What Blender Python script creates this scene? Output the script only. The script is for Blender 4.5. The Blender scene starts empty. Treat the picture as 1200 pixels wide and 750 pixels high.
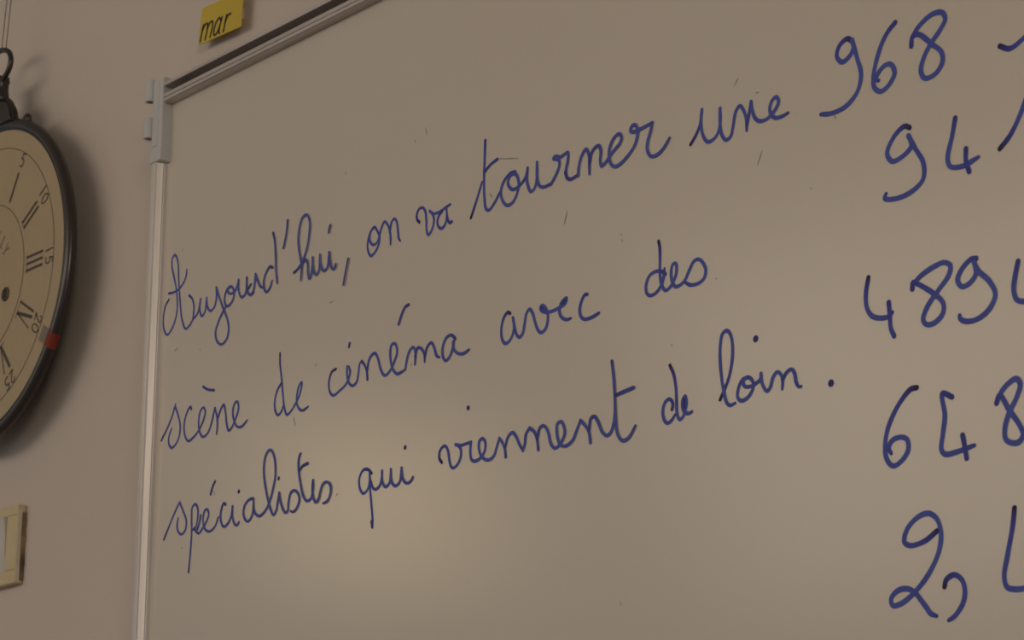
import bpy, bmesh, math
from mathutils import Vector, Matrix

# ------------------------------------------------------------------ camera
FPX = 2696.24                       # focal length in pixels of the 1200 px wide frame
PITCH, YAW = math.radians(15.111), math.radians(40.330)
CZ = 1.15                           # eye height
BY = 1.30                           # writing surface of the board (distance of its plane from the camera)
WY = 1.345                          # wall plane
cp, sp = math.cos(PITCH), math.sin(PITCH)
FWD = Vector((-math.cos(YAW) * cp, math.sin(YAW) * cp, sp))
RGT = Vector((math.sin(YAW), math.cos(YAW), 0))
UPV = RGT.cross(FWD)
CAM = Vector((0, 0, CZ))

scene = bpy.context.scene
col = scene.collection
cam_data = bpy.data.cameras.new('camera')
cam_data.sensor_width = 36.0
cam_data.lens = FPX / 1200 * 36.0
cam_data.clip_start = 0.02
cam = bpy.data.objects.new('camera', cam_data)
col.objects.link(cam)
m3 = Matrix((RGT, UPV, -FWD)).transposed()
cam.matrix_world = Matrix.Translation(CAM) @ m3.to_4x4()
scene.camera = cam
cam_data.dof.use_dof = True
cam_data.dof.focus_distance = 2.1
cam_data.dof.aperture_fstop = 20

# ------------------------------------------------------------------ world, lights, exposure
world = bpy.data.worlds.new('world')
scene.world = world
world.use_nodes = True
bg = world.node_tree.nodes['Background']
bg.inputs[0].default_value = (0.78, 0.86, 1.0, 1)
bg.inputs[1].default_value = 0.22
scene.view_settings.view_transform = 'Standard'
scene.view_settings.look = 'None'
scene.view_settings.gamma = 1.0
scene.view_settings.use_curve_mapping = False
scene.view_settings.exposure = 0.10


def area_light(name, loc, target, sx, sy, power, color):
    l = bpy.data.lights.new(name, 'AREA')
    l.shape = 'RECTANGLE'
    l.size, l.size_y = sx, sy
    l.energy = power
    l.color = color
    o = bpy.data.objects.new(name, l)
    col.objects.link(o)
    o.location = loc
    d = (Vector(target) - Vector(loc)).normalized()
    o.rotation_euler = d.to_track_quat('-Z', 'Y').to_euler()
    return o


# ceiling lamps behind the camera, one lamp row on the right, a small warm lamp far on the left
area_light('ceiling_lamp_row', (-2.9, -2.3, 2.95), (-1.9, 1.3, 1.7), 3.4, 1.9, 47, (1.0, 0.85, 0.68))
area_light('ceiling_lamp_row', (2.5, -1.3, 2.8), (-1.8, 1.2, 1.6), 1.0, 1.4, 51, (1.0, 0.85, 0.68))
area_light('warm_side_lamp', (-5.64, -1.66, 2.46), (-1.8, 1.3, 1.7), 0.55, 0.5, 3.2, (1.0, 0.80, 0.48))


# ------------------------------------------------------------------ helpers
def U(px, py, Y=BY):
    """the point of the plane at distance Y behind photo pixel (1200 x 750)"""
    v = FWD + RGT * ((px - 600) / FPX) - UPV * ((py - 375) / FPX)
    return CAM + v * (Y / v.y)


def mat(name, color, rough=0.5, metal=0.0, spec=0.5, noise=None, bump=None, coat=0.0):
    m = bpy.data.materials.new(name)
    m.use_nodes = True
    nt = m.node_tree
    b = nt.nodes['Principled BSDF']
    b.inputs['Base Color'].default_value = (*color, 1)
    b.inputs['Roughness'].default_value = rough
    b.inputs['Metallic'].default_value = metal
    b.inputs['Specular IOR Level'].default_value = spec
    b.inputs['Coat Weight'].default_value = coat
    if noise or bump:
        tc = nt.nodes.new('ShaderNodeTexCoord')
    if noise:
        color2, scale, stretch = noise
        mp = nt.nodes.new('ShaderNodeMapping')
        mp.inputs['Scale'].default_value = stretch
        n = nt.nodes.new('ShaderNodeTexNoise')
        n.inputs['Scale'].default_value = scale
        n.inputs['Detail'].default_value = 6
        r = nt.nodes.new('ShaderNodeValToRGB')
        r.color_ramp.elements[0].position = 0.3
        r.color_ramp.elements[1].position = 0.7
        r.color_ramp.elements[0].color = (*color, 1)
        r.color_ramp.elements[1].color = (*color2, 1)
        nt.links.new(tc.outputs['Object'], mp.inputs['Vector'])
        nt.links.new(mp.outputs['Vector'], n.inputs['Vector'])
        nt.links.new(n.outputs['Fac'], r.inputs['Fac'])
        nt.links.new(r.outputs['Color'], b.inputs['Base Color'])
    if bump:
        scale, strength, stretch = bump
        mp = nt.nodes.new('ShaderNodeMapping')
        mp.inputs['Scale'].default_value = stretch
        n = nt.nodes.new('ShaderNodeTexNoise')
        n.inputs['Scale'].default_value = scale
        n.inputs['Detail'].default_value = 4
        bp = nt.nodes.new('ShaderNodeBump')
        bp.inputs['Strength'].default_value = strength
        bp.inputs['Distance'].default_value = 0.002
        nt.links.new(tc.outputs['Object'], mp.inputs['Vector'])
        nt.links.new(mp.outputs['Vector'], n.inputs['Vector'])
        nt.links.new(n.outputs['Fac'], bp.inputs['Height'])
        nt.links.new(bp.outputs['Normal'], b.inputs['Normal'])
    return m


ONE = (1, 1, 1)
M = {
    'wall': mat('wall_paint', (0.585, 0.505, 0.435), 0.75, noise=((0.615, 0.53, 0.455), 3.0, ONE), bump=(160, 0.10, ONE)),
    'floor': mat('floor_lino', (0.30, 0.26, 0.22), 0.5, noise=((0.36, 0.31, 0.26), 6.0, ONE)),
    'ceiling': mat('ceiling_paint', (0.72, 0.70, 0.66), 0.9, noise=((0.68, 0.66, 0.62), 4.0, ONE)),
    'board': mat('board_enamel', (0.625, 0.553, 0.470), 0.20, spec=0.40, noise=((0.605, 0.531, 0.446), 2.2, ONE), bump=(40, 0.012, ONE)),
    'alu': mat('brushed_aluminium', (0.66, 0.61, 0.56), 0.40, metal=0.35, noise=((0.52, 0.47, 0.43), 9.0, (14, 14, 0.6))),
    'alu_h': mat('brushed_aluminium_rail', (0.60, 0.55, 0.52), 0.42, metal=0.75, noise=((0.47, 0.42, 0.39), 9.0, (0.6, 14, 14))),
    'grey': mat('grey_plastic', (0.54, 0.53, 0.52), 0.45, noise=((0.50, 0.49, 0.48), 20, ONE)),
    'knuckle_hole': mat('hinge_hole_dark', (0.06, 0.055, 0.05), 0.7, noise=((0.08, 0.07, 0.06), 30, ONE)),
    'case': mat('black_brown_enamel', (0.020, 0.016, 0.014), 0.30, spec=0.55, noise=((0.032, 0.022, 0.017), 18, ONE), bump=(60, 0.12, ONE)),
    'dial': mat('aged_cream_dial', (0.43, 0.33, 0.190), 0.55, noise=((0.40, 0.30, 0.172), 9, ONE)),
    'print': mat('dial_print', (0.045, 0.035, 0.03), 0.6, noise=((0.06, 0.045, 0.04), 40, ONE)),
    'print_thin': mat('dial_fine_print', (0.13, 0.10, 0.075), 0.6, noise=((0.16, 0.12, 0.09), 40, ONE)),
    'hole': mat('winding_hole', (0.012, 0.010, 0.009), 0.6, noise=((0.02, 0.015, 0.012), 40, ONE)),
    'brass': mat('brown_grommet', (0.12, 0.075, 0.045), 0.4, metal=0.5, noise=((0.09, 0.06, 0.04), 30, ONE)),
    'red': mat('red_tape', (0.42, 0.066, 0.028), 0.5, noise=((0.37, 0.055, 0.025), 30, ONE)),
    'white_tape': mat('pale_tape', (0.42, 0.35, 0.27), 0.5, noise=((0.46, 0.38, 0.30), 30, ONE)),
    'wire': mat('steel_wire', (0.16, 0.13, 0.11), 0.4, metal=0.6, noise=((0.2, 0.17, 0.14), 50, ONE)),
    'yellowed': mat('yellowed_plastic', (0.55, 0.43, 0.22), 0.5, noise=((0.62, 0.50, 0.29), 14, (1, 1, 3))),
    'panel': mat('off_white_panel', (0.58, 0.53, 0.46), 0.4, noise=((0.55, 0.50, 0.43), 10, ONE)),
    'pale_edge': mat('pale_edge', (0.64, 0.58, 0.48), 0.5, noise=((0.55, 0.48, 0.36), 40, ONE)),
    'chipped': mat('chipped_dark_edge', (0.05, 0.035, 0.03), 0.8, noise=((0.30, 0.20, 0.09), 45, ONE)),
    'yellow': mat('yellow_card', (0.60, 0.44, 0.035), 0.5, noise=((0.56, 0.40, 0.03), 12, ONE)),
    'black_ink': mat('black_print', (0.03, 0.022, 0.012), 0.5, noise=((0.04, 0.03, 0.015), 40, ONE)),
}

# marker ink: the "wet" attribute says how much ink the pen left there
mi = bpy.data.materials.new('blue_marker_ink')
mi.use_nodes = True
nt = mi.node_tree
b = nt.nodes['Principled BSDF']
b.inputs['Roughness'].default_value = 0.5
b.inputs['Specular IOR Level'].default_value = 0.2
at = nt.nodes.new('ShaderNodeAttribute')
at.attribute_name = 'wet'
rp = nt.nodes.new('ShaderNodeValToRGB')
rp.color_ramp.elements[0].color = (0.078, 0.122, 0.42, 1)
rp.color_ramp.elements[1].color = (0.018, 0.013, 0.060, 1)
e_ = rp.color_ramp.elements.new(0.5)
e_.color = (0.045, 0.052, 0.30, 1)
tc = nt.nodes.new('ShaderNodeTexCoord')
nz = nt.nodes.new('ShaderNodeTexNoise')
nz.inputs['Scale'].default_value = 55
mx = nt.nodes.new('ShaderNodeMath')
mx.operation = 'MULTIPLY_ADD'
mx.inputs[1].default_value = 0.5
ad = nt.nodes.new('ShaderNodeMath')
ad.operation = 'SUBTRACT'
ad.inputs[1].default_value = 0.12
nt.links.new(tc.outputs['Object'], nz.inputs['Vector'])
nt.links.new(nz.outputs['Fac'], mx.inputs[0])
nt.links.new(at.outputs['Fac'], mx.inputs[2])
nt.links.new(mx.outputs[0], ad.inputs[0])
nt.links.new(ad.outputs[0], rp.inputs['Fac'])
nt.links.new(rp.outputs['Color'], b.inputs['Base Color'])
M['ink'] = mi
M['speck'] = mat('dry_ink_speck', (0.23, 0.20, 0.19), 0.6, noise=((0.34, 0.29, 0.26), 60, ONE))


def link(name, me, m, parent=None):
    o = bpy.data.objects.new(name, me)
    if m is not None:
        me.materials.clear()
        me.materials.append(M[m])
    col.objects.link(o)
    if parent is not None:
        o.parent = parent
        o.matrix_parent_inverse = Matrix.Translation(-parent.location)
    return o


def obj(name, bm, m, parent=None, smooth=False):
    me = bpy.data.meshes.new(name)
    bmesh.ops.recalc_face_normals(bm, faces=bm.faces)
    bm.to_mesh(me)
    bm.free()
    if smooth:
        for p in me.polygons:
            p.use_smooth = True
    return link(name, me, m, parent)


def root(name, loc, label, category, group=None):
    o = bpy.data.objects.new(name, None)
    o.empty_display_size = 0.05
    o.location = loc
    o['label'] = label
    o['category'] = category
    if group:
        o['group'] = group
    col.objects.link(o)
    return o


def box(bm, x0, x1, y0, y1, z0, z1, bev=0.0, seg=2):
    r = bmesh.ops.create_cube(bm, size=1)
    vs = r['verts']
    for v in vs:
        v.co = Vector(((x0 + x1) / 2 + v.co.x * (x1 - x0), (y0 + y1) / 2 + v.co.y * (y1 - y0), (z0 + z1) / 2 + v.co.z * (z1 - z0)))
    if bev:
        es = list({e for v in vs for e in v.link_edges})
        bmesh.ops.bevel(bm, geom=es, offset=bev, segments=seg, affect='EDGES', profile=0.6)


def prism(bm, pts, a, b_, place):
    """closed profile pts swept from a to b_; place(p, t) -> 3D point"""
    A = [bm.verts.new(place(p, a)) for p in pts]
    B = [bm.verts.new(place(p, b_)) for p in pts]
    n = len(pts)
    for i in range(n):
        bm.faces.new((A[i], A[(i + 1) % n], B[(i + 1) % n], B[i]))
    bm.faces.new(A)
    bm.faces.new(B)


def lathe(bm, prof, seg, frame):
    """prof: list of (radius, height); frame(r*cos, r*sin, h) -> 3D"""
    rings = []
    for r, h in prof:
        if r < 1e-7:
            rings.append([bm.verts.new(frame(0, 0, h))])
        else:
            rings.append([bm.verts.new(frame(r * math.cos(2 * math.pi * k / seg), r * math.sin(2 * math.pi * k / seg), h)) for k in range(seg)])
    for a, b_ in zip(rings, rings[1:]):
        for k in range(seg):
            j = (k + 1) % seg
            if len(a) == 1 and len(b_) == 1:
                continue
            if len(a) == 1:
                bm.faces.new((a[0], b_[k], b_[j]))
            elif len(b_) == 1:
                bm.faces.new((a[k], a[j], b_[0]))
            else:
                bm.faces.new((a[k], a[j], b_[j], b_[k]))


def tube(bm, pts, rad, seg=10, closed=False):
    pts = [Vector(p) for p in pts]
    n = len(pts)
    rings = []
    for i, p in enumerate(pts):
        if closed:
            t = pts[(i + 1) % n] - pts[i - 1]
        else:
            t = pts[min(i + 1, n - 1)] - pts[max(i - 1, 0)]
        t.normalize()
        a = Vector((0, 1, 0)) if abs(t.y) < 0.9 else Vector((1, 0, 0))
        u = t.cross(a).normalized()
        v = t.cross(u)
        rr = rad[i] if isinstance(rad, (list, tuple)) else rad
        rings.append([bm.verts.new(p + (u * math.cos(2 * math.pi * k / seg) + v * math.sin(2 * math.pi * k / seg)) * rr) for k in range(seg)])
    m = n if closed else n - 1
    for i in range(m):
        A, B = rings[i], rings[(i + 1) % n]
        for k in range(seg):
            bm.faces.new((A[k], A[(k + 1) % seg], B[(k + 1) % seg], B[k]))
    if not closed:
        bm.faces.new(rings[0])
        bm.faces.new(rings[-1])


def spline(pts, step):
    """centripetal Catmull-Rom through 2D points, resampled"""
    P = [Vector(p) for p in pts]
    if len(P) == 1:
        return P
    if len(P) == 2:
        n = max(2, int((P[1] - P[0]).length / step) + 1)
        return [P[0].lerp(P[1], i / (n - 1)) for i in range(n)]
    Q = [P[0] * 2 - P[1]] + P + [P[-1] * 2 - P[-2]]
    out = []
    for i in range(1, len(Q) - 2):
        p0, p1, p2, p3 = Q[i - 1:i + 3]
        t0 = 0
        t1 = t0 + max((p1 - p0).length, 1e-6) ** 0.5
        t2 = t1 + max((p2 - p1).length, 1e-6) ** 0.5
        t3 = t2 + max((p3 - p2).length, 1e-6) ** 0.5
        n = max(2, int((p2 - p1).length / step) + 1)
        for k in range(n):
            t = t1 + (t2 - t1) * k / n
            a1 = p0 * ((t1 - t) / (t1 - t0)) + p1 * ((t - t0) / (t1 - t0))
            a2 = p1 * ((t2 - t) / (t2 - t1)) + p2 * ((t - t1) / (t2 - t1))
            a3 = p2 * ((t3 - t) / (t3 - t2)) + p3 * ((t - t2) / (t3 - t2))
            b1 = a1 * ((t2 - t) / (t2 - t0)) + a2 * ((t - t0) / (t2 - t0))
            b2 = a2 * ((t3 - t) / (t3 - t1)) + a3 * ((t - t1) / (t3 - t1))
            out.append(b1 * ((t2 - t) / (t2 - t1)) + b2 * ((t - t1) / (t2 - t1)))
    out.append(P[-1])
    return out


def ribbon(bm, line, widths, to3, lay=None, wets=None):
    """a flat pen stroke with round ends; line: 2D points, to3 maps (2D, k) -> 3D"""
    n = len(line)

    def vert(p, w):
        v = bm.verts.new(to3(p))
        if lay is not None:
            v[lay] = w
        return v
    wets = wets or [0] * n
    if n == 1:
        c = line[0]
        bm.faces.new([vert(c + Vector((math.cos(a), math.sin(a))) * widths[0] / 2, wets[0]) for a in [2 * math.pi * k / 14 for k in range(14)]])
        return
    L, R = [], []
    T = []
    for i in range(n):
        t = line[min(i + 1, n - 1)] - line[max(i - 1, 0)]
        if t.length < 1e-9:
            t = Vector((1, 0))
        T.append(t.normalized())
    for i in range(n):
        nn = Vector((-T[i].y, T[i].x))
        L.append(vert(line[i] + nn * widths[i] / 2, wets[i]))
        R.append(vert(line[i] - nn * widths[i] / 2, wets[i]))
    for i in range(n - 1):
        bm.faces.new((L[i], R[i], R[i + 1], L[i + 1]))
    for i, s in ((0, -1), (n - 1, 1)):
        nn = Vector((-T[i].y, T[i].x))
        fan = []
        for k in range(1, 7):
            a = math.pi * k / 7
            fan.append(vert(line[i] + (nn * math.cos(a) + T[i] * s * math.sin(a)) * widths[i] / 2, wets[i]))
        bm.faces.new([L[i]] + fan + [R[i]])


# ------------------------------------------------------------------ the room
bm = bmesh.new()
box(bm, -6, 3, WY, WY + 0.12, 0, 3.0)
w = obj('wall_back', bm, 'wall'); w['kind'] = 'structure'
bm = bmesh.new()
box(bm, -6, 3, -3.5, WY, -0.1, 0)
w = obj('floor', bm, 'floor'); w['kind'] = 'structure'
bm = bmesh.new()
box(bm, -6, 3, -3.5, WY, 3.0, 3.1)
w = obj('ceiling', bm, 'ceiling'); w['kind'] = 'structure'

# ------------------------------------------------------------------ whiteboard
XB = -1.641 * 1.3                   # inner left edge of the writing surface
ZB = CZ + 0.7072 * 1.3              # inner top edge
XR = XB + 2.0
ZL = ZB - 1.2
board = root('whiteboard', ((XB + XR) / 2, WY, ZL - 0.03), 'large whiteboard with blue French handwriting and numbers in aluminium frame', 'whiteboard')
bm = bmesh.new()
box(bm, XB - 0.008, XR + 0.008, BY, WY - 0.012, ZL - 0.008, ZB + 0.008)
obj('writing_panel', bm, 'board', board)
for zz in (ZL + 0.15, ZB - 0.15):     # battens that hold the panel off the wall
    bm = bmesh.new()
    box(bm, XB + 0.1, XR - 0.1, WY - 0.012, WY, zz - 0.03, zz + 0.03, 0.002)
    obj('wall_batten', bm, 'grey', board)

# frame rails: (depth in front of the panel, width outwards)
TOP = [(0.0, 0.0), (0.0105, 0.0), (0.012, 0.0012), (0.0120, 0.0042), (0.0108, 0.0050), (0.0120, 0.0058), (0.012, 0.0098), (0.0115, 0.0104),
       (-0.014, 0.0104), (-0.014, 0.0196), (0.0115, 0.0196), (0.0120, 0.0202), (0.0120, 0.0236), (0.0112, 0.0243), (-0.030, 0.0243), (-0.030, 0.006), (0, 0.006)]
SIDE = [(0.0, 0.0), (0.0030, 0.0008), (0.0036, 0.0018), (0.0046, 0.0016), (0.0105, 0.0048), (0.012, 0.0062), (0.0122, 0.0090), (0.0115, 0.0096), (0.0115, 0.0106),
        (0.0122, 0.0112), (0.0122, 0.0142), (0.0112, 0.0155), (-0.030, 0.0155), (-0.030, 0.006), (0, 0.006)]
bm = bmesh.new()
prism(bm, TOP, XB + 0.001, XR - 0.001, lambda p, t: (t, BY - p[0], ZB + p[1]))
obj('frame_rail', bm, 'alu_h', board)
bm = bmesh.new()
prism(bm, TOP, XB + 0.001, XR - 0.001, lambda p, t: (t, BY - p[0], ZL - p[1]))
obj('frame_rail', bm, 'alu_h', board)
bm = bmesh.new()
prism(bm, SIDE, ZL, ZB - 0.004, lambda p, t: (XB - p[1], BY - p[0], t))
obj('frame_rail', bm, 'alu', board)
bm = bmesh.new()
prism(bm, SIDE, ZL, ZB - 0.004, lambda p, t: (XR + p[1], BY - p[0], t))
obj('frame_rail', bm, 'alu', board)


def bracket(sx, sz):
    """corner bracket with two hinge barrels; sx, sz = -1/+1 mirror it"""
    cx = XB if sx < 0 else XR
    cz = ZB if sz > 0 else ZL
    def X(v): return cx + sx * v        # v grows outwards
    def Z(v): return cz + sz * v

    def bx(bm, v0, v1, d0, d1, z0, z1, bev):
        xs = sorted((X(v0), X(v1))); zs = sorted((Z(z0), Z(z1)))
        box(bm, xs[0], xs[1], BY - d1, BY - d0, zs[0], zs[1], bev)
    bm = bmesh.new()
    # post over the corner and its flared foot
    bx(bm, -0.0045, 0.0165, -0.03, 0.0130, -0.0670, 0.0315, 0.0016)
    bx(bm, -0.0050, 0.0180, -0.03, 0.0136, -0.0690, -0.0540, 0.0014)
    bx(bm, 0.0030, 0.0140, 0.010, 0.0138, -0.0500, 0.0290, 0.0008)
    for z0, z1 in KN:
        bx(bm, 0.0120, 0.0230, 0.006, 0.0120, z0 + 0.002, z1 - 0.001, 0.0012)
    o = obj('corner_bracket', bm, 'grey', board)
    for z0, z1 in KN:
        fr = lambda a, b_, h: (X(0.0228) + a, BY - 0.0122 + b_, Z(h))
        bm = bmesh.new()
        lathe(bm, [(0.0034, z0 + 0.012), (0.0034, z0), (0.0058, z0), (0.0064, z0 + 0.001), (0.0064, z1 - 0.001), (0.0058, z1), (0, z1)], 24, fr)
        kn = obj('hinge_knuckle', bm, 'grey', None, smooth=False)
        kn.parent = o
    return o


KN = ((0.0075, 0.0335), (-0.0370, -0.0125))


for sx in (-1, 1):
    for sz in (1, -1):
        bracket(sx, sz)


# ------------------------------------------------------------------ handwriting
# every word: (crop origin x, y, crop scale, strokes in crop pixels) read off the photograph
def W(x0, y0, s, *strokes):
    return [[(x0 + x / s, y0 + y / s) for x, y in st] for st in strokes]


A = lambda *s: W(180, 290, 6.25, *s)
Bc = lambda *s: W(290, 240, 6.815, *s)
words = []


def word(text, strokes, width=0.0026, dots=()):
    words.append((text, strokes, width, dots))


word("Aujourd'hui,",
     A([(113, 382), (88, 430), (73, 510), (75, 590), (100, 640), (130, 605), (160, 530), (174, 450), (174, 370), (165, 290), (150, 210), (136, 140), (138, 85), (155, 55), (172, 75), (182, 130), (184, 210), (190, 320), (198, 430), (210, 530), (236, 596), (265, 570), (292, 522)],
       [(112, 337), (150, 328), (190, 302), (225, 250), (240, 205), (245, 160)],
       [(262, 352), (285, 378), (297, 430), (295, 480), (288, 527)],
       [(288, 527), (322, 485), (338, 430), (346, 378)],
       [(346, 378), (338, 440), (355, 503), (378, 470), (390, 368)],
       [(390, 368), (393, 425), (418, 465), (446, 437), (462, 375), (461, 292)],
       [(461, 292), (482, 360), (510, 440), (540, 520), (552, 590), (540, 665), (500, 710), (466, 685), (455, 625), (475, 550), (515, 462), (530, 436)],
       [(568, 286), (540, 310), (522, 370), (528, 418), (546, 430), (578, 395), (592, 345), (585, 300), (565, 285), (547, 300), (550, 330), (575, 338), (605, 310), (626, 237)],
       [(626, 237), (624, 290), (632, 342), (651, 365), (676, 335), (686, 225)],
       [(686, 225), (685, 290), (695, 335), (714, 348), (735, 328)],
       [(690, 312), (716, 270)])
     + Bc([(-2, 580), (0, 660), (8, 705), (25, 718), (45, 700), (60, 640), (68, 552)],
          [(68, 552), (88, 610), (106, 650), (125, 662)],
          [(205, 503), (185, 493), (155, 540), (135, 610), (140, 675), (155, 697), (180, 670), (202, 605)],
          [(210, 225), (222, 280), (230, 400), (233, 520), (243, 628)],
          [(326, 125), (320, 200), (307, 280), (293, 348)],
          [(376, 543), (405, 515), (440, 462), (480, 350), (500, 230), (504, 140), (490, 92), (472, 80), (442, 110), (420, 190), (412, 280), (418, 360), (432, 440), (438, 520), (432, 607)],
          [(436, 505), (452, 458), (474, 440), (487, 470), (490, 550), (500, 592), (515, 560), (524, 490), (527, 420)],
          [(527, 420), (530, 510), (555, 560), (578, 520), (586, 400)],
          [(586, 400), (590, 480), (615, 528), (645, 500), (660, 380)],
          [(660, 380), (667, 460), (688, 515), (705, 502), (713, 475)],
          [(670, 165), (662, 190), (657, 222)],
          [(813, 432), (797, 510), (775, 638)]), 0.0024)
C = lambda *s: W(420, 220, 8.333, *s)
word('on', C([(155, 385), (122, 430), (95, 520), (92, 600), (125, 665), (170, 620), (202, 545), (208, 480), (185, 420), (155, 385), (124, 430), (112, 510), (145, 558), (182, 538), (208, 465), (228, 390), (256, 332), (285, 358), (308, 420), (316, 500), (316, 555)],
             [(308, 430), (325, 340), (350, 303), (375, 330), (388, 420), (395, 490), (412, 520)]), 0.0026)
word('va', C([(598, 338), (575, 310), (572, 260), (595, 208), (628, 195), (655, 230), (665, 320), (668, 420), (685, 462), (715, 420), (738, 340), (735, 280), (702, 228)],
             [(698, 228), (735, 255), (800, 232), (855, 192), (900, 162)],
             [(820, 228), (790, 270), (773, 330), (785, 382), (815, 398), (848, 360), (866, 285), (862, 205)],
             [(866, 270), (876, 315), (898, 345), (915, 330)]), 0.0027)
D = lambda *s: W(540, 150, 6.815, *s)
Ec = lambda *s: W(660, 130, 7.5, *s)
word('tourner', D([(82, 718), (130, 570), (171, 432)],
                  [(197, 100), (192, 250), (187, 400), (190, 560), (203, 645), (225, 657), (270, 600), (318, 505)],
                  [(193, 350), (240, 292), (293, 250)],
                  [(436, 350), (398, 362), (345, 430), (322, 510), (340, 590), (375, 618), (420, 590), (455, 510), (464, 430), (440, 370), (400, 380), (378, 440), (410, 490), (452, 478), (490, 440), (522, 390), (536, 320)],
                  [(536, 320), (532, 430), (562, 508), (592, 480), (610, 400), (611, 275)],
                  [(611, 275), (612, 400), (630, 460), (665, 472), (705, 455), (730, 440)],
                  [(722, 452), (765, 370), (790, 300), (785, 258), (742, 245), (758, 228), (800, 232), (858, 196), (858, 260), (843, 340), (850, 395), (885, 408)])
     + Ec([(22, 540), (40, 592), (72, 600), (130, 565)],
          [(135, 570), (140, 500), (165, 400), (203, 338), (230, 385), (234, 470), (235, 555)],
          [(236, 460), (252, 375), (285, 322), (318, 308), (335, 350), (330, 440), (342, 487), (375, 455), (410, 412)],
          [(395, 425), (450, 350), (500, 290), (518, 235), (495, 202), (450, 240), (415, 320), (408, 400), (425, 468), (455, 490), (500, 472), (565, 405), (630, 310), (655, 230), (658, 165), (635, 122), (605, 140), (598, 178), (625, 185), (680, 162), (750, 125), (788, 104)],
          [(788, 104), (770, 190), (745, 285), (745, 350), (778, 400), (832, 385), (890, 325), (940, 237)]), 0.0029)
Fc = lambda *s: W(800, 100, 9.23, *s)
word('une', Fc([(88, 640), (150, 530), (190, 420), (210, 265)],
               [(210, 265), (200, 400), (225, 550), (275, 612), (340, 580), (390, 500), (408, 390), (407, 250)],
               [(407, 250), (405, 400), (425, 530), (470, 592), (520, 555), (550, 430), (575, 290), (620, 222), (660, 270), (692, 370), (695, 490)],
               [(700, 420), (730, 260), (743, 177)],
               [(743, 177), (755, 270), (790, 360), (840, 388), (920, 360), (1000, 270), (1040, 180), (1015, 125), (970, 165), (945, 250), (962, 320), (1012, 353), (1080, 335), (1145, 297)]), 0.0029)
G = lambda *s: W(180, 440, 7.5, *s)
word('scène', G([(70, 573), (82, 545), (110, 490), (160, 370), (195, 250)],
                [(193, 280), (215, 345), (235, 440), (225, 540), (190, 612), (160, 637), (135, 600), (136, 540), (160, 465)],
                [(333, 295), (325, 274), (290, 340), (270, 430), (275, 520), (305, 577), (350, 545), (400, 480), (440, 390), (456, 315), (440, 282), (415, 310), (398, 390), (405, 490), (435, 540), (478, 505), (510, 420), (540, 285)],
                [(540, 285), (560, 370), (562, 450), (555, 515)],
                [(560, 395), (590, 305), (618, 256), (632, 310), (645, 430), (662, 485), (690, 455), (720, 385), (748, 290), (738, 228), (715, 245), (698, 320), (710, 400), (735, 448), (770, 452), (800, 425), (825, 392)],
                [(438, 98), (470, 120), (500, 128), (535, 130)]), 0.0024)
H = lambda *s: W(310, 350, 5, *s)
word('de', H([(92, 320), (92, 380), (102, 480), (110, 580), (117, 640), (132, 680), (155, 660), (185, 610), (210, 550), (220, 490), (206, 505), (192, 555), (190, 610), (203, 645), (225, 655), (258, 632)],
             [(100, 495), (75, 540), (60, 610), (65, 660), (80, 682), (100, 660), (112, 625)]), 0.0025)
I = lambda *s: W(420, 340, 6.25, *s)
word('cinéma', H([(420, 412), (395, 430), (378, 490), (384, 548), (405, 567), (440, 540), (482, 495), (503, 430), (495, 396)],
                 [(485, 398), (486, 460), (500, 500), (520, 510), (542, 485), (552, 430), (558, 385), (568, 368)],
                 [(500, 262), (496, 283)])
     + I([(25, 520), (45, 545), (62, 590), (68, 655)],
         [(66, 590), (80, 510), (105, 470), (124, 462), (145, 500), (165, 580), (195, 625), (230, 595), (262, 530), (286, 450), (270, 392), (245, 402), (235, 460), (250, 570), (285, 613), (322, 597), (346, 580)],
         [(346, 580), (355, 520), (375, 450), (404, 418), (420, 460), (416, 545)],
         [(418, 485), (435, 425), (465, 430), (485, 470), (488, 525)],
         [(488, 490), (510, 410), (538, 385), (560, 430), (575, 480), (598, 493)],
         [(712, 355), (685, 330), (650, 345), (622, 410), (620, 480), (640, 517), (670, 490), (695, 420), (705, 360)],
         [(697, 380), (700, 425), (725, 460), (770, 465), (815, 435)],
         [(372, 106), (345, 125), (320, 180), (298, 250)]), 0.0026)
J = lambda *s: W(580, 330, 8.333, *s)
word('avec', J([(150, 312), (130, 300), (95, 340), (68, 430), (65, 530), (85, 590), (110, 605), (150, 570), (180, 500), (188, 430), (178, 355)],
               [(178, 355), (195, 450), (215, 520), (245, 543), (275, 500), (293, 400), (310, 310), (340, 270), (370, 310), (395, 400), (420, 470), (450, 498), (490, 470), (515, 400), (518, 320), (490, 250), (460, 235), (445, 258), (462, 288), (510, 300), (570, 285), (630, 255), (690, 210), (703, 160), (678, 172), (645, 220), (632, 290), (650, 345), (700, 372), (745, 358)],
               [(485, 290), (458, 255)], [(660, 215), (695, 175)],
               [(905, 125), (880, 130), (845, 200), (830, 280), (845, 345), (880, 368), (950, 348), (1020, 305)]), 0.0029)
K = lambda *s: W(740, 270, 7.5, *s)
word('des', K([(240, 97), (250, 150), (252, 250), (252, 380), (265, 470), (300, 528), (340, 500), (372, 445), (397, 365), (390, 290), (365, 300), (350, 370), (360, 450), (390, 495), (430, 480), (470, 440), (510, 350), (550, 272), (590, 255), (630, 285), (655, 350), (640, 420), (590, 465), (520, 480), (470, 455)],
              [(300, 385), (278, 365), (220, 360), (160, 400), (130, 480), (135, 550), (165, 573), (210, 555), (258, 495), (283, 420), (292, 335)]), 0.0029)
L_ = lambda *s: W(180, 550, 5.77, *s)
Mc = lambda *s: W(280, 520, 7.5, *s)
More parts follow.
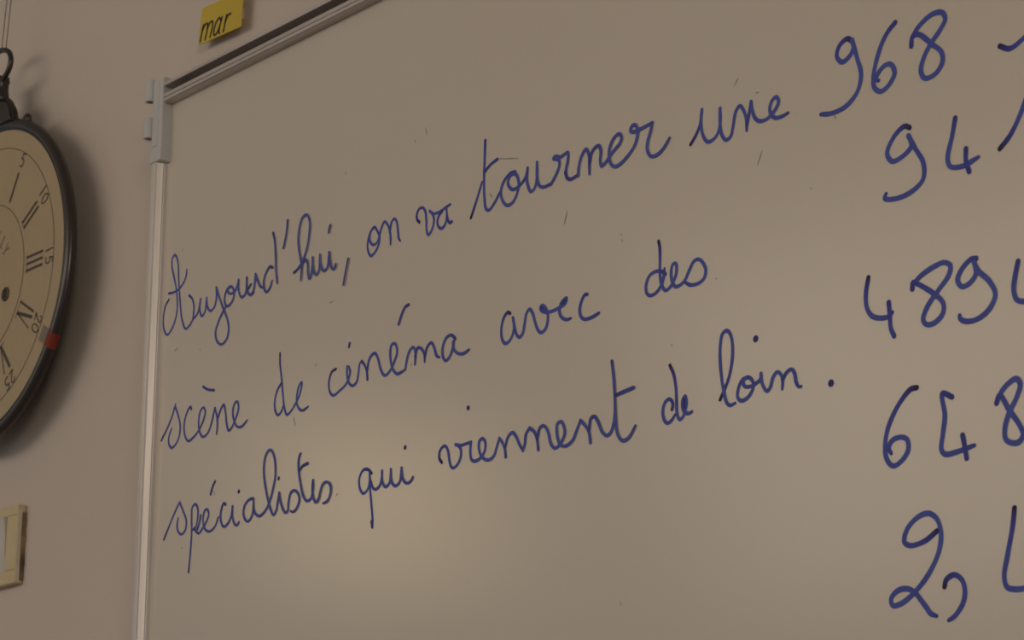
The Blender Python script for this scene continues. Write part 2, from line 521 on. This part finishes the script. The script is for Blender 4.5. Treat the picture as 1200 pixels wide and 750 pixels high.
word('spécialistes', L_([(70, 475), (100, 400), (145, 290), (177, 220)],
                        [(177, 222), (200, 280), (222, 350), (215, 410), (190, 440), (165, 415), (160, 370), (168, 330)],
                        [(237, 695), (250, 560), (258, 430), (258, 330), (262, 262), (282, 235), (300, 265), (298, 340), (285, 392), (258, 412)],
                        [(275, 400), (305, 434), (330, 402), (360, 350), (374, 305), (364, 270), (345, 285), (335, 350), (350, 405), (380, 420), (415, 388), (440, 322)],
                        [(298, 405), (312, 360), (320, 312)],
                        [(418, 80), (402, 115), (387, 168)],
                        [(488, 240), (478, 228), (460, 270), (455, 340), (475, 388), (505, 365), (528, 310), (535, 250)],
                        [(535, 250), (535, 320), (550, 370), (565, 378), (580, 355)])
     + Mc([(130, 482), (95, 490), (55, 540), (42, 610), (60, 670), (85, 682), (115, 640), (130, 570), (130, 485)],
          [(130, 560), (145, 610), (180, 636), (220, 608), (265, 530), (300, 410), (324, 270), (320, 150), (302, 80), (278, 53), (250, 80), (228, 150), (222, 250), (240, 400), (265, 520), (290, 600), (308, 627), (330, 590), (345, 510), (358, 430)],
          [(358, 430), (370, 510), (395, 585), (415, 608), (433, 585), (440, 510), (460, 430), (490, 411), (525, 440), (535, 490), (515, 560), (480, 600), (458, 590)],
          [(545, 88), (531, 130), (528, 220), (545, 350), (570, 460), (600, 503), (638, 478), (654, 400), (657, 320)],
          [(540, 232), (560, 200), (608, 172)],
          [(657, 320), (650, 400), (657, 470), (680, 515), (705, 485), (720, 420), (745, 352), (780, 337), (810, 370), (810, 430), (785, 500), (745, 525)]),
     0.0025, ((180 + 577 / 5.77, 550 + 150 / 5.77, 0.0044), (280 + 350 / 7.5, 520 + 305 / 7.5, 0.0042)))
N = lambda *s: W(410, 510, 6.25, *s)
word('qui', N([(160, 278), (130, 250), (95, 260), (70, 320), (74, 390), (100, 427), (130, 400), (147, 335), (146, 270)],
              [(146, 272), (150, 400), (160, 520), (168, 640), (166, 678)], [(160, 632), (164, 672)],
              [(155, 340), (170, 385), (190, 397), (220, 370), (234, 320), (237, 262)],
              [(237, 262), (240, 340), (262, 378), (292, 350), (302, 250)],
              [(302, 250), (308, 340), (335, 372), (368, 340), (380, 240)],
              [(380, 240), (390, 320), (420, 352), (448, 337), (463, 310)]), 0.0027, ((410 + 406 / 6.25, 510 + 90 / 6.25, 0.0044),))
O = lambda *s: W(500, 460, 7.5, *s)
P_ = lambda *s: W(620, 410, 5.357, *s)
word('viennent', O([(135, 615), (113, 580), (116, 520), (140, 480), (165, 470), (188, 510), (200, 590), (215, 648), (238, 663), (280, 620), (303, 550), (298, 490), (262, 460)],
                   [(255, 458), (300, 465), (350, 450), (392, 435)],
                   [(390, 437), (385, 520), (394, 585), (420, 604), (480, 570), (515, 500), (515, 430), (490, 405), (465, 430), (462, 500), (487, 565), (540, 594), (590, 560), (618, 480), (640, 402)],
                   [(640, 402), (668, 440), (690, 500), (697, 566)],
                   [(693, 480), (718, 390), (758, 352), (790, 390), (815, 450), (848, 510)],
                   [(848, 510), (866, 450), (875, 370), (908, 312)])
     + P_([(5, 490), (35, 515), (52, 560), (60, 627)],
          [(54, 560), (70, 490), (95, 477), (120, 510), (140, 590), (165, 617), (195, 595), (227, 520), (206, 452), (180, 465), (178, 530), (197, 592), (230, 604), (275, 570), (300, 510), (325, 443)],
          [(325, 443), (355, 475), (378, 515), (388, 582)],
          [(380, 505), (390, 432), (412, 418), (435, 450), (465, 520), (490, 538), (515, 520), (535, 460), (545, 350)],
          [(523, 72), (535, 180), (542, 300), (546, 420), (560, 530), (590, 570), (630, 550), (672, 475)],
          [(548, 285), (600, 262), (660, 237)]), 0.0028, ((500 + 366 / 7.5, 460 + 135 / 7.5, 0.0046),))
Q_ = lambda *s: W(760, 420, 8.333, *s)
word('de', Q_([(210, 68), (245, 150), (268, 280), (275, 420), (281, 540), (305, 597), (338, 570), (358, 510), (372, 440), (360, 368), (337, 400), (332, 470), (350, 520), (390, 538), (428, 520)],
              [(350, 400), (352, 480)],
              [(232, 497), (240, 450), (225, 410), (200, 398), (165, 430), (142, 510), (155, 600), (185, 633), (225, 608), (262, 550)]), 0.0029)
R_ = lambda *s: W(830, 380, 7.5, *s)
word('loin', R_([(106, 662), (150, 560), (190, 440), (214, 280), (211, 150), (190, 78), (160, 57), (125, 88), (106, 200), (106, 330), (120, 480), (140, 600), (165, 690), (195, 713), (240, 692)],
                [(345, 467), (300, 492), (265, 570), (260, 640), (287, 672), (340, 652), (385, 590), (400, 530), (380, 482), (345, 467), (310, 495), (318, 542), (368, 548), (420, 520), (458, 485), (465, 435)],
                [(465, 435), (475, 520), (518, 588), (548, 550), (570, 470), (608, 420), (640, 440), (655, 490), (652, 570)],
                [(655, 490), (690, 425), (733, 397), (760, 430), (775, 510), (800, 550), (820, 545)]), 0.0029,
     ((830 + 418 / 7.5, 380 + 128 / 7.5, 0.0056), (830 + 1080 / 7.5, 380 + 518 / 7.5, 0.0058)))
S = lambda *s: W(940, 30, 3.4077, *s)
NW = 0.0036
word('968', S([(198, 62), (182, 52), (150, 80), (139, 122), (160, 146), (190, 122), (206, 85), (200, 62)],
              [(200, 58), (220, 130), (236, 195), (222, 262), (178, 320), (120, 350), (75, 355)],
              [(372, -12), (345, 22), (322, 65), (300, 130), (285, 210), (291, 250), (315, 263), (345, 240), (370, 190), (355, 155), (330, 160), (306, 188), (294, 212), (306, 220)],
              [(437, 82), (440, 50), (462, 35), (520, 75), (558, 108), (560, 150), (530, 195), (490, 210), (475, 180), (490, 120), (520, 65), (550, 20), (572, -25), (560, -52), (520, -45), (470, 0), (440, 45)]), NW)
word('7', S([(790, 82), (830, 92), (886, 50), (930, 10)]), NW)
word('94', S([(430, 408), (410, 402), (370, 440), (340, 510), (360, 542), (402, 522), (437, 480), (425, 440)],
             [(425, 440), (452, 490), (485, 550), (484, 612), (442, 660), (380, 690), (330, 690), (336, 672)],
             [(612, 370), (600, 440), (582, 530), (592, 562), (640, 562), (705, 525)],
             [(655, 492), (655, 540), (668, 583)]), NW)
word('1', S([(790, 492), (830, 440), (865, 370), (890, 305), (905, 250)]), NW)
T = lambda *s: W(1000, 290, 6, *s)
word('4894', T([(107, 212), (90, 320), (95, 420), (130, 480), (190, 497), (250, 485), (278, 455)],
               [(250, 387), (258, 480), (265, 570), (288, 622)],
               [(416, 292), (422, 245), (450, 255), (560, 320), (632, 390), (632, 460), (580, 525), (520, 543), (492, 510), (520, 420), (600, 300), (672, 195), (684, 130), (640, 106), (560, 140), (470, 205), (425, 255)],
               [(865, 77), (830, 82), (760, 160), (735, 232), (765, 275), (815, 255), (865, 182), (850, 112)],
               [(850, 105), (882, 165), (960, 240), (1000, 330), (960, 430), (880, 500), (800, 520), (752, 500), (750, 478)],
               [(1160, 97), (1140, 200), (1130, 300), (1150, 365), (1200, 380), (1260, 362), (1310, 330)],
               [(1280, 280), (1285, 360), (1300, 450)]), NW)
Uc = lambda *s: W(1000, 430, 5.77, *s)
word('648', Uc([(430, 140), (390, 150), (310, 250), (240, 400), (216, 520), (226, 620), (270, 670), (330, 632), (372, 560), (365, 492), (320, 475), (262, 500), (240, 550), (258, 585)],
               [(668, 203), (603, 180), (620, 330), (607, 450), (597, 560), (622, 590), (700, 575), (820, 530)],
               [(740, 462), (755, 540), (768, 618)],
               [(970, 245), (990, 190), (1055, 290), (1130, 400), (1150, 460), (1120, 508), (1070, 513), (1032, 488), (1026, 420), (1052, 320), (1110, 195), (1130, 115), (1105, 80), (1050, 112), (1002, 170), (985, 215)]), NW)
V = lambda *s: W(1000, 570, 5, *s)
word('2', V([(490, 262), (420, 320), (335, 347), (300, 325), (312, 260), (370, 187), (440, 158), (490, 190), (514, 270), (505, 370), (450, 500), (370, 610), (285, 685), (232, 698), (222, 660), (260, 612), (318, 600), (362, 622), (400, 670), (430, 710), (455, 745), (490, 760)]), NW)
word('comma', V([(535, 588), (545, 548), (592, 518), (640, 552), (655, 620), (645, 680), (628, 715), (595, 760), (560, 785)]), NW)
word('4', V([(945, 127), (935, 230), (905, 400), (885, 530), (902, 590), (950, 603), (1000, 598), (1050, 580), (1090, 555)],
            [(1050, 500), (1055, 570), (1075, 650)]), NW)

INK = 0.00025


def b2(px, py):
    p = U(px, py)
    return Vector((p.x, p.z))


for text, strokes, width, dots in words:
    bm = bmesh.new()
    lay = bm.verts.layers.float.new('wet')
    prev_end = None
    for k, st in enumerate(strokes):
        line = spline([b2(*p) for p in st], 0.0013)
        fresh = prev_end is None or (line[0] - prev_end).length > 0.004
        prev_end = line[-1]
        n = len(line)
        s = 0.0
        tot = sum((line[i + 1] - line[i]).length for i in range(n - 1))
        wid, wet = [], []
        for i in range(n):
            if i:
                s += (line[i] - line[i - 1]).length
            taper = 1.0
            if tot > 0.03 and tot - s < 0.006:
                taper = 0.72 + 0.28 * (tot - s) / 0.006
            # slower, wetter strokes in curves
            wv = 0.10
            if fresh:
                wv += (0.8 if k == 0 else 0.38) * math.exp(-s / 0.011)
            wv += 0.25 * math.exp(-(tot - s) / 0.006)
            wid.append(width * 1.18 * taper * (1.0 + 0.05 * math.sin(s * 220 + k)))
            wet.append(min(1.0, wv))
        off = INK + 0.00006 * k
        acc = [0.0]

        def on_board(p):
            acc[0] += 3e-7          # a stroke that crosses itself lies over its own first pass
            return (p.x, BY - off - acc[0], p.y)
        ribbon(bm, line, wid, on_board, lay, wet)
    number = text in ('968', '7', '94', '1', '4894', '648', '2', 'comma', '4')
    wo = obj('handwritten_number' if number else 'handwritten_word', bm, 'ink', board)
    for px, py, dd in dots:
        bm = bmesh.new()
        lay = bm.verts.layers.float.new('wet')
        c = b2(px, py)
        ribbon(bm, [c], [dd * 1.05], lambda p: (p.x, BY - INK, p.y), lay, [0.62])
        do = obj('ink_dot', bm, 'ink', None)
        do.parent = wo

# stray specks of dry ink left on the panel
specks = [((499, 150), (500.5, 158)), ((486, 164), (487, 167)), ((404.5, 202), (406, 204)), ((665, 248), (661, 263)), ((893, 177), (888, 193)),
          ((865, 92), (861, 100)), ((886, 109), (889, 108)), ((728, 274), (728.6, 276)), ((729, 281), (729.6, 283)), ((205, 411), (208, 408)),
          ((234, 409), (235, 410)), ((386, 355), (391, 353)), ((344, 489), (346, 499)), ((369, 429), (371.5, 426)), ((213.5, 295), (215, 292)),
          ((583, 186.2), (608, 185.5)), ((978, 135), (979, 139)), ((950, 220), (950.5, 222)), ((574, 227), (577, 231)), ((213, 641), (214, 643)),
          ((394, 581), (396, 578)), ((727, 706), (728, 709)), ((839, 326), (840, 327)), ((787, 404), (788, 405)), ((482, 426), (482.3, 429)), ((251, 575), (251.5, 580))]
bm = bmesh.new()
for p, q in specks:
    ln = spline([b2(*p), b2(*q)], 0.001)
    n = len(ln)
    ribbon(bm, ln, [0.0007 + 0.0005 * math.sin(math.pi * (i + 0.5) / n) for i in range(n)], lambda p: (p.x, BY - 0.0002, p.y))
o = obj('stray_ink_specks', bm, 'speck', board)
o['kind'] = 'stuff'

# ------------------------------------------------------------------ wall clock
CC = U(-18, 331.3)
CC.y = BY
clock = root('wall_clock', (CC.x, WY, CC.z - 0.215), 'round black pocket-watch style wall clock with cream Roman dial', 'clock')


def ck(u, v, d=0.0):
    """clock coordinates: right, up, towards the room"""
    return (CC.x + u, CC.y - d, CC.z + v)


SEG = 128
bm = bmesh.new()   # case: drum from the wall to the bezel
lathe(bm, [(0.0, -0.044), (0.100, -0.044), (0.115, -0.041), (0.143, -0.035), (0.166, -0.027), (0.190, -0.014), (0.196, -0.006), (0.196, -0.003), (0, -0.003)], SEG, lambda a, b_, h: ck(a, b_, h))
obj('case', bm, 'case', clock, True)
bm = bmesh.new()   # bezel: rounded outer rim, step and inner lip
prof = []
for k in range(0, 15):
    a = math.radians(-100 + 215 * k / 14)
    prof.append((0.2050 + 0.0080 * math.cos(a), -0.0050 + 0.0072 * math.sin(a)))
prof += [(0.2005, -0.0002), (0.1995, -0.0010), (0.1988, 0.0004), (0.1978, 0.0002), (0.1974, -0.0006), (0.1974, -0.003), (0.200, -0.008)]
prof.append(prof[0])
lathe(bm, prof, SEG, lambda a, b_, h: ck(a, b_, h))
obj('bezel', bm, 'case', clock, True)
bm = bmesh.new()
lathe(bm, [(0, -0.0005), (0.196, -0.0005), (0.1985, -0.001), (0.1985, -0.003), (0, -0.003)], SEG, lambda a, b_, h: ck(a, b_, h))
dial = obj('dial', bm, 'dial', clock)


def ring2(name, r, w_, m):
    bm = bmesh.new()
    n = 160
    a = [bm.verts.new(ck((r - w_ / 2) * math.cos(2 * math.pi * k / n), (r - w_ / 2) * math.sin(2 * math.pi * k / n), 0.0)) for k in range(n)]
    b_ = [bm.verts.new(ck((r + w_ / 2) * math.cos(2 * math.pi * k / n), (r + w_ / 2) * math.sin(2 * math.pi * k / n), 0.0)) for k in range(n)]
    for k in range(n):
        bm.faces.new((a[k], a[(k + 1) % n], b_[(k + 1) % n], b_[k]))
    o = obj(name, bm, m, None)
    o.parent = dial
    return o


ring2('minute_ring', 0.1735, 0.0010, 'print_thin')
ring2('hour_ring', 0.1000, 0.0011, 'print_thin')

# dial figures drawn as strokes: glyph boxes are 0.62 wide, 1 high
GL = {
    '0': [[(0.31, 1), (0.08, 0.78), (0.03, 0.5), (0.08, 0.2), (0.31, 0), (0.54, 0.2), (0.59, 0.5), (0.54, 0.78), (0.31, 1)]],
    '1': [[(0.31, 1), (0.31, 0)]],
    '2': [[(0.06, 0.74), (0.14, 0.94), (0.34, 1), (0.54, 0.86), (0.52, 0.62), (0.30, 0.32), (0.04, 0.02)], [(0.04, 0.02), (0.60, 0.02)]],
    '3': [[(0.08, 0.9), (0.32, 1), (0.52, 0.82), (0.44, 0.6), (0.24, 0.54)], [(0.24, 0.54), (0.50, 0.46), (0.56, 0.22), (0.36, 0.02), (0.06, 0.08)]],
    '4': [[(0.46, 0), (0.46, 1)], [(0.46, 1), (0.04, 0.3)], [(0.04, 0.3), (0.62, 0.3)]],
    '5': [[(0.56, 1), (0.18, 1)], [(0.18, 1), (0.12, 0.56)], [(0.12, 0.56), (0.34, 0.62), (0.54, 0.46), (0.56, 0.26), (0.40, 0.04), (0.06, 0.03)]],
    '6': [[(0.52, 0.96), (0.24, 0.78), (0.06, 0.42), (0.12, 0.1), (0.32, 0), (0.54, 0.14), (0.56, 0.4), (0.38, 0.56), (0.12, 0.4)]],
    'L': [[(0.12, 1), (0.12, 0)], [(0.12, 0), (0.52, 0)], [(0.02, 1), (0.24, 1)]],
    'Y': [[(0.02, 1), (0.31, 0.48)], [(0.60, 1), (0.31, 0.48)], [(0.31, 0.48), (0.31, 0)], [(0.2, 0), (0.42, 0)]],
}


def figures(name, text, ang, r0, h, adv, wline, m):
    """text along a circle, letter feet towards the centre, read clockwise; ang in degrees clockwise from 12"""
    bm = bmesh.new()
    n = len(text)
    for i, ch in enumerate(text):
        a = math.radians(ang) + (i - (n - 1) / 2) * adv / r0
        rad = Vector((math.sin(a), math.cos(a)))
        tan = Vector((math.cos(a), -math.sin(a)))
        for st in GL[ch]:
            pts = [rad * (r0 + y * h) + tan * ((x - 0.31) * h * 0.92) for x, y in st]
            ln = spline(pts, 0.001)
            ribbon(bm, ln, [wline] * len(ln), lambda p: ck(p.x, p.y, 0.0003))
    o = obj(name, bm, m, None)
    o.parent = dial
    return o


for k in range(1, 13):
    figures('minute_figure', str(k * 5), k * 30, 0.1550, 0.0172, 0.0125, 0.0015, 'print')

ROM = ['I', 'II', 'III', 'IV', 'V', 'VI', 'VII', 'VIII', 'IX', 'X', 'XI', 'XII']
WID = {'I': 0.0085, 'V': 0.019, 'X': 0.019}
for k, t in enumerate(ROM, 1):
    bm = bmesh.new()
    a = math.radians(30 * k)
    rad = Vector((math.sin(a), math.cos(a)))
    tan = Vector((math.cos(a), -math.sin(a)))
    tot = sum(WID[c] for c in t)
    x = -tot / 2
    r0, r1 = 0.1075, 0.1470

    def bar(x0, ra, x1, rb, w_):
        ln = [rad * ra + tan * x0, rad * rb + tan * x1]
        n_ = (ln[1] - ln[0]).normalized()
        q = Vector((-n_.y, n_.x)) * w_ / 2
        bm.faces.new([bm.verts.new(ck(p.x, p.y, 0.0003)) for p in (ln[0] - q, ln[0] + q, ln[1] + q, ln[1] - q)])
    for c in t:
        w_ = WID[c]
        if c == 'I':
            bar(x + w_ / 2, r0, x + w_ / 2, r1, 0.0029)
        elif c == 'V':
            bar(x + w_ * 0.55, r0, x + w_ * 0.15, r1, 0.0042)
            bar(x + w_ * 0.55, r0, x + w_ * 0.92, r1, 0.0014)
        else:
            bar(x + w_ * 0.88, r0, x + w_ * 0.12, r1, 0.0042)
            bar(x + w_ * 0.10, r0, x + w_ * 0.90, r1, 0.0014)
        x += w_
    # fine serif lines at head and foot of broad numerals
    if k > 1:
        bar(-tot / 2 + 0.001, r0, tot / 2 - 0.001, r0, 0.0008)
    o = obj('roman_numeral', bm, 'print', None)
    o.parent = dial
figures('dial_lettering', 'LLY', 45, 0.0535, 0.0145, 0.0125, 0.0011, 'print_thin')

HC = Vector((0.0575, -0.0275))
for sx in (1, -1):
    bm = bmesh.new()
    lathe(bm, [(0.0062, 0.0), (0.0062, 0.0012), (0.0088, 0.0010), (0.0092, 0.0)], 28, lambda a, b_, h: ck(HC.x * sx + a, HC.y + b_, h))
    g = obj('winding_hole_grommet', bm, 'brass', None, True)
    g.parent = dial
    bm = bmesh.new()
    lathe(bm, [(0, 0.0003), (0.0064, 0.0003), (0.0064, 0.0001)], 28, lambda a, b_, h: ck(HC.x * sx + a, HC.y + b_, h))
    g = obj('winding_hole', bm, 'hole', None)
    g.parent = dial

for nm, ang, ln_, w0 in (('hour_hand', 292, 0.098, 0.0075), ('minute_hand', 262, 0.150, 0.0055)):
    bm = bmesh.new()
    a = math.radians(ang)
    rad = Vector((math.sin(a), math.cos(a)))
    tan = Vector((math.cos(a), -math.sin(a)))
    pts = [(-0.02, 0.4), (-0.02, -0.4), (0.0, -0.6), (ln_ * 0.72, -0.35), (ln_ * 0.80, -0.9), (ln_, 0), (ln_ * 0.80, 0.9), (ln_ * 0.72, 0.35), (0.0, 0.6)]
    d0 = 0.003 if nm == 'hour_hand' else 0.0045
    prism(bm, pts, d0, d0 + 0.0008, lambda p, t: ck((rad * p[0] + tan * p[1] * w0).x, (rad * p[0] + tan * p[1] * w0).y, t))
    obj(nm, bm, 'hole', clock)
bm = bmesh.new()
lathe(bm, [(0, 0.0062), (0.005, 0.0058), (0.006, 0.0045), (0.006, 0.0)], 24, lambda a, b_, h: ck(a, b_, h))
obj('hand_boss', bm, 'brass', clock, True)

# pendant: shoulder, neck with collar, bow ring and knob
bm = bmesh.new()
half = [(0.0, 0.199), (0.064, 0.199), (0.0640, 0.2030), (0.0625, 0.2120), (0.0580, 0.2230), (0.0500, 0.2320), (0.0400, 0.2385), (0.0310, 0.2410), (0.0, 0.2420)]
outl = half[1:-1] + [(0.0, 0.2420)] + [(-u_, v_) for u_, v_ in reversed(half[1:-1])]
prism(bm, outl, 0.004, -0.009, lambda p, t: ck(p[0] * 0.84, p[1], t))
es = [e for e in bm.edges]
bmesh.ops.bevel(bm, geom=[e for e in bm.edges if abs(e.verts[0].co.y - e.verts[1].co.y) < 1e-6], offset=0.006, segments=3, affect='EDGES')
obj('pendant_shoulder', bm, 'case', clock)
bm = bmesh.new()
lathe(bm, [(0, 0.238), (0.0290, 0.238), (0.0270, 0.246), (0.0245, 0.256), (0.0240, 0.266), (0.0265, 0.2685), (0.0255, 0.2735), (0.0, 0.276)], 32, lambda a, b_, h: ck(a * 0.72, h, -0.002 + b_ * 0.5))
obj('pendant_neck', bm, 'case', clock, True)
bm = bmesh.new()
pts = []
for k in range(40):
    a = 2 * math.pi * k / 40
    pts.append(ck(0.0345 * math.cos(a), 0.2895 + 0.0225 * math.sin(a), 0.0))
tube(bm, pts, 0.0036, 10, True)
obj('bow_ring', bm, 'case', clock, True)
for su in (1, -1):
    bm = bmesh.new()
    a = math.radians(21)
    c = Vector((math.sin(a) * su, math.cos(a)))
    lathe(bm, [(0.0080, 0.208), (0.0080, 0.213), (0.0070, 0.2175), (0.0040, 0.2205), (0, 0.2212)], 18,
          lambda p, q, h: ck(c.x * h + c.y * p * su, c.y * h - c.x * su * p * su, -0.006 + q * 0.6))
    obj('bezel_stud', bm, 'case', clock, True)

# hanging wire up to a nail in the wall
bm = bmesh.new()
tube(bm, [ck(0.0085, 0.309, 0.001), ck(0.0085, 0.33, 0.0), ck(0.004, 0.86, -0.028)], 0.0006, 6)
tube(bm, [ck(0.0205, 0.306, 0.001), ck(0.0205, 0.33, 0.0), ck(0.012, 0.86, -0.028)], 0.0006, 6)
tube(bm, [ck(0.004, 0.86, -0.028), ck(0.008, 0.866, -0.028), ck(0.012, 0.86, -0.028)], 0.0006, 6)
obj('hanging_wire', bm, 'wire', clock)
bm = bmesh.new()
lathe(bm, [(0, 0.022), (0.0045, 0.021), (0.0048, 0.020), (0.0014, 0.0195), (0.0014, -0.005)], 14,
      lambda a, b_, h: (CC.x + 0.008 + a, WY - h, CC.z + 0.8635 + b_))
nail = obj('wall_nail', bm, 'wire', None, True)
nail['label'] = 'small steel nail in the wall holding the clock wire'
nail['category'] = 'nail'

# adhesive tape across the bezel near the 20-minute mark: pale on the dial, red over the rim
TA = math.radians(121.8)
TW = 0.0095


def tape(name, path, m):
    bm = bmesh.new()
    rad = Vector((math.sin(TA), math.cos(TA)))
    tan = Vector((math.cos(TA), -math.sin(TA)))
    rows = []
    for r, h in path:
        rows.append([bm.verts.new(ck((rad * r + tan * s).x, (rad * r + tan * s).y, h)) for s in (-TW, TW)])
    for a, b_ in zip(rows, rows[1:]):
        bm.faces.new((a[0], a[1], b_[1], b_[0]))
    bmesh.ops.solidify(bm, geom=bm.faces[:], thickness=0.0003)
    return obj(name, bm, m, clock)


tape('pale_tape', [(0.1820, 0.0008), (0.1955, 0.0010), (0.1985, 0.0014), (0.2030, 0.0024)], 'white_tape')
tape('red_tape', [(0.2027, 0.0030), (0.2055, 0.0033), (0.2085, 0.0022), (0.2110, 0.0006), (0.2126, -0.0018), (0.2136, -0.0050), (0.2130, -0.0085)], 'red')

# ------------------------------------------------------------------ framed panel under the clock
FY = WY - 0.012
fr_ = U(26.0, 589, FY)
fb_ = U(17.0, 682.5, FY)
x1 = (fr_.x + fb_.x) / 2 - 0.006
z1, z0 = fr_.z, fb_.z
x0 = x1 - 0.112
fp = root('framed_panel', ((x0 + x1) / 2, WY, z0), 'yellowed cream frame around an off-white panel, on wall below clock', 'frame')
BW, BT, BB = 0.026, 0.0125, 0.0165
for a, b_, c, d in ((x0, x1, z1 - BT, z1), (x0, x1, z0, z0 + BB), (x1 - BW, x1, z0 + BB, z1 - BT), (x0, x0 + BW, z0 + BB, z1 - BT)):
    bm = bmesh.new()
    box(bm, a, b_, FY, WY - 0.001, c, d, 0.0012)
    obj('frame_piece', bm, 'yellowed', fp)
bm = bmesh.new()
n = 10
prof = [(x0 + BW, 0)]
rows = []
for i in range(n + 1):
    t = i / n
    zz = z0 + BB + (z1 - BT - z0 - BB) * t
    yy = FY - 0.0005 - 0.004 * (2 * t - 1) ** 2 * (1 if t > 0.5 else -0.9)
    rows.append([bm.verts.new((xx, yy, zz)) for xx in (x0 + BW + 0.001, x1 - BW - 0.001)] + [bm.verts.new((xx, WY - 0.002, zz)) for xx in (x1 - BW - 0.001, x0 + BW + 0.001)])
for a, b_ in zip(rows, rows[1:]):
    for k in range(4):
        bm.faces.new((a[k], a[(k + 1) % 4], b_[(k + 1) % 4], b_[k]))
bm.faces.new(rows[0]); bm.faces.new(rows[-1])
obj('inset_panel', bm, 'panel', fp)
bm = bmesh.new()
box(bm, x1, x1 + 0.0012, FY + 0.001, WY - 0.006, z0 + 0.002, z1 - 0.006)
obj('edge_strip', bm, 'pale_edge', fp)
bm = bmesh.new()
import random
random.seed(4)
pr = []
N_ = 26
for i in range(N_ + 1):
    zz = z0 + 0.004 + (z1 - 0.014 - z0) * i / N_
    pr.append((x1 + 0.0014 + random.random() * 0.0016, zz))
prism(bm, [(x1 - 0.002, z0 + 0.004)] + pr + [(x1 - 0.002, z1 - 0.010)], WY - 0.0055, WY - 0.0005, lambda p, t: (p[0], t, p[1]))
obj('chipped_edge', bm, 'chipped', fp)

# ------------------------------------------------------------------ yellow card above the board
LY = WY - 0.013
l0 = U(232.5, 53.0, LY)
card = root('yellow_label', (l0.x + 0.04, WY, l0.z), 'small yellow card with black lettering on wall above the whiteboard', 'label')


def lab(u, v, d=0.0):
    return (l0.x + u + 0.02 * v, LY - d, l0.z + v - 0.05 * u)


bm = bmesh.new()
prism(bm, [(0, 0), (0.088, 0), (0.091, 0.044), (0.004, 0.044)], 0.0, -0.0008, lambda p, t: lab(p[0], p[1], t))
obj('card', bm, 'yellow', card)
for u0, v0 in ((0.02, 0.022), (0.068, 0.022)):    # pads that keep it off the wall
    bm = bmesh.new()
    prism(bm, [(u0 - 0.006, v0 - 0.006), (u0 + 0.006, v0 - 0.006), (u0 + 0.006, v0 + 0.006), (u0 - 0.006, v0 + 0.006)], -0.0008, -0.0130, lambda p, t: lab(p[0], p[1], t))
    obj('adhesive_pad', bm, 'panel', card)
SL = 0.30


def lett(strokes, ox):
    bm = bmesh.new()
    for st in strokes:
        pts = [Vector((ox + x + SL * y, 0.0035 + y)) for x, y in st]
        ln = spline(pts, 0.001)
        ribbon(bm, ln, [0.0030] * len(ln), lambda p: lab(p.x, p.y, 0.0003))
    obj('printed_letter', bm, 'black_ink', card)


lett([[(0, 0), (0, 0.019)], [(0, 0.013), (0.004, 0.0185), (0.0085, 0.0185), (0.0105, 0.014), (0.0105, 0)], [(0.0105, 0.013), (0.0145, 0.0185), (0.019, 0.0185), (0.021, 0.014), (0.021, 0)]], 0.0035)
lett([[(0.0115, 0.015), (0.007, 0.0188), (0.002, 0.016), (0, 0.008), (0.002, 0.001), (0.006, 0.0002), (0.010, 0.004), (0.0115, 0.008)], [(0.0125, 0.0185), (0.0115, 0.008), (0.012, 0.0015), (0.014, 0.0)]], 0.0300)
lett([[(0, 0), (0, 0.0185)], [(0, 0.0115), (0.0035, 0.0175), (0.0085, 0.018)]], 0.0520)
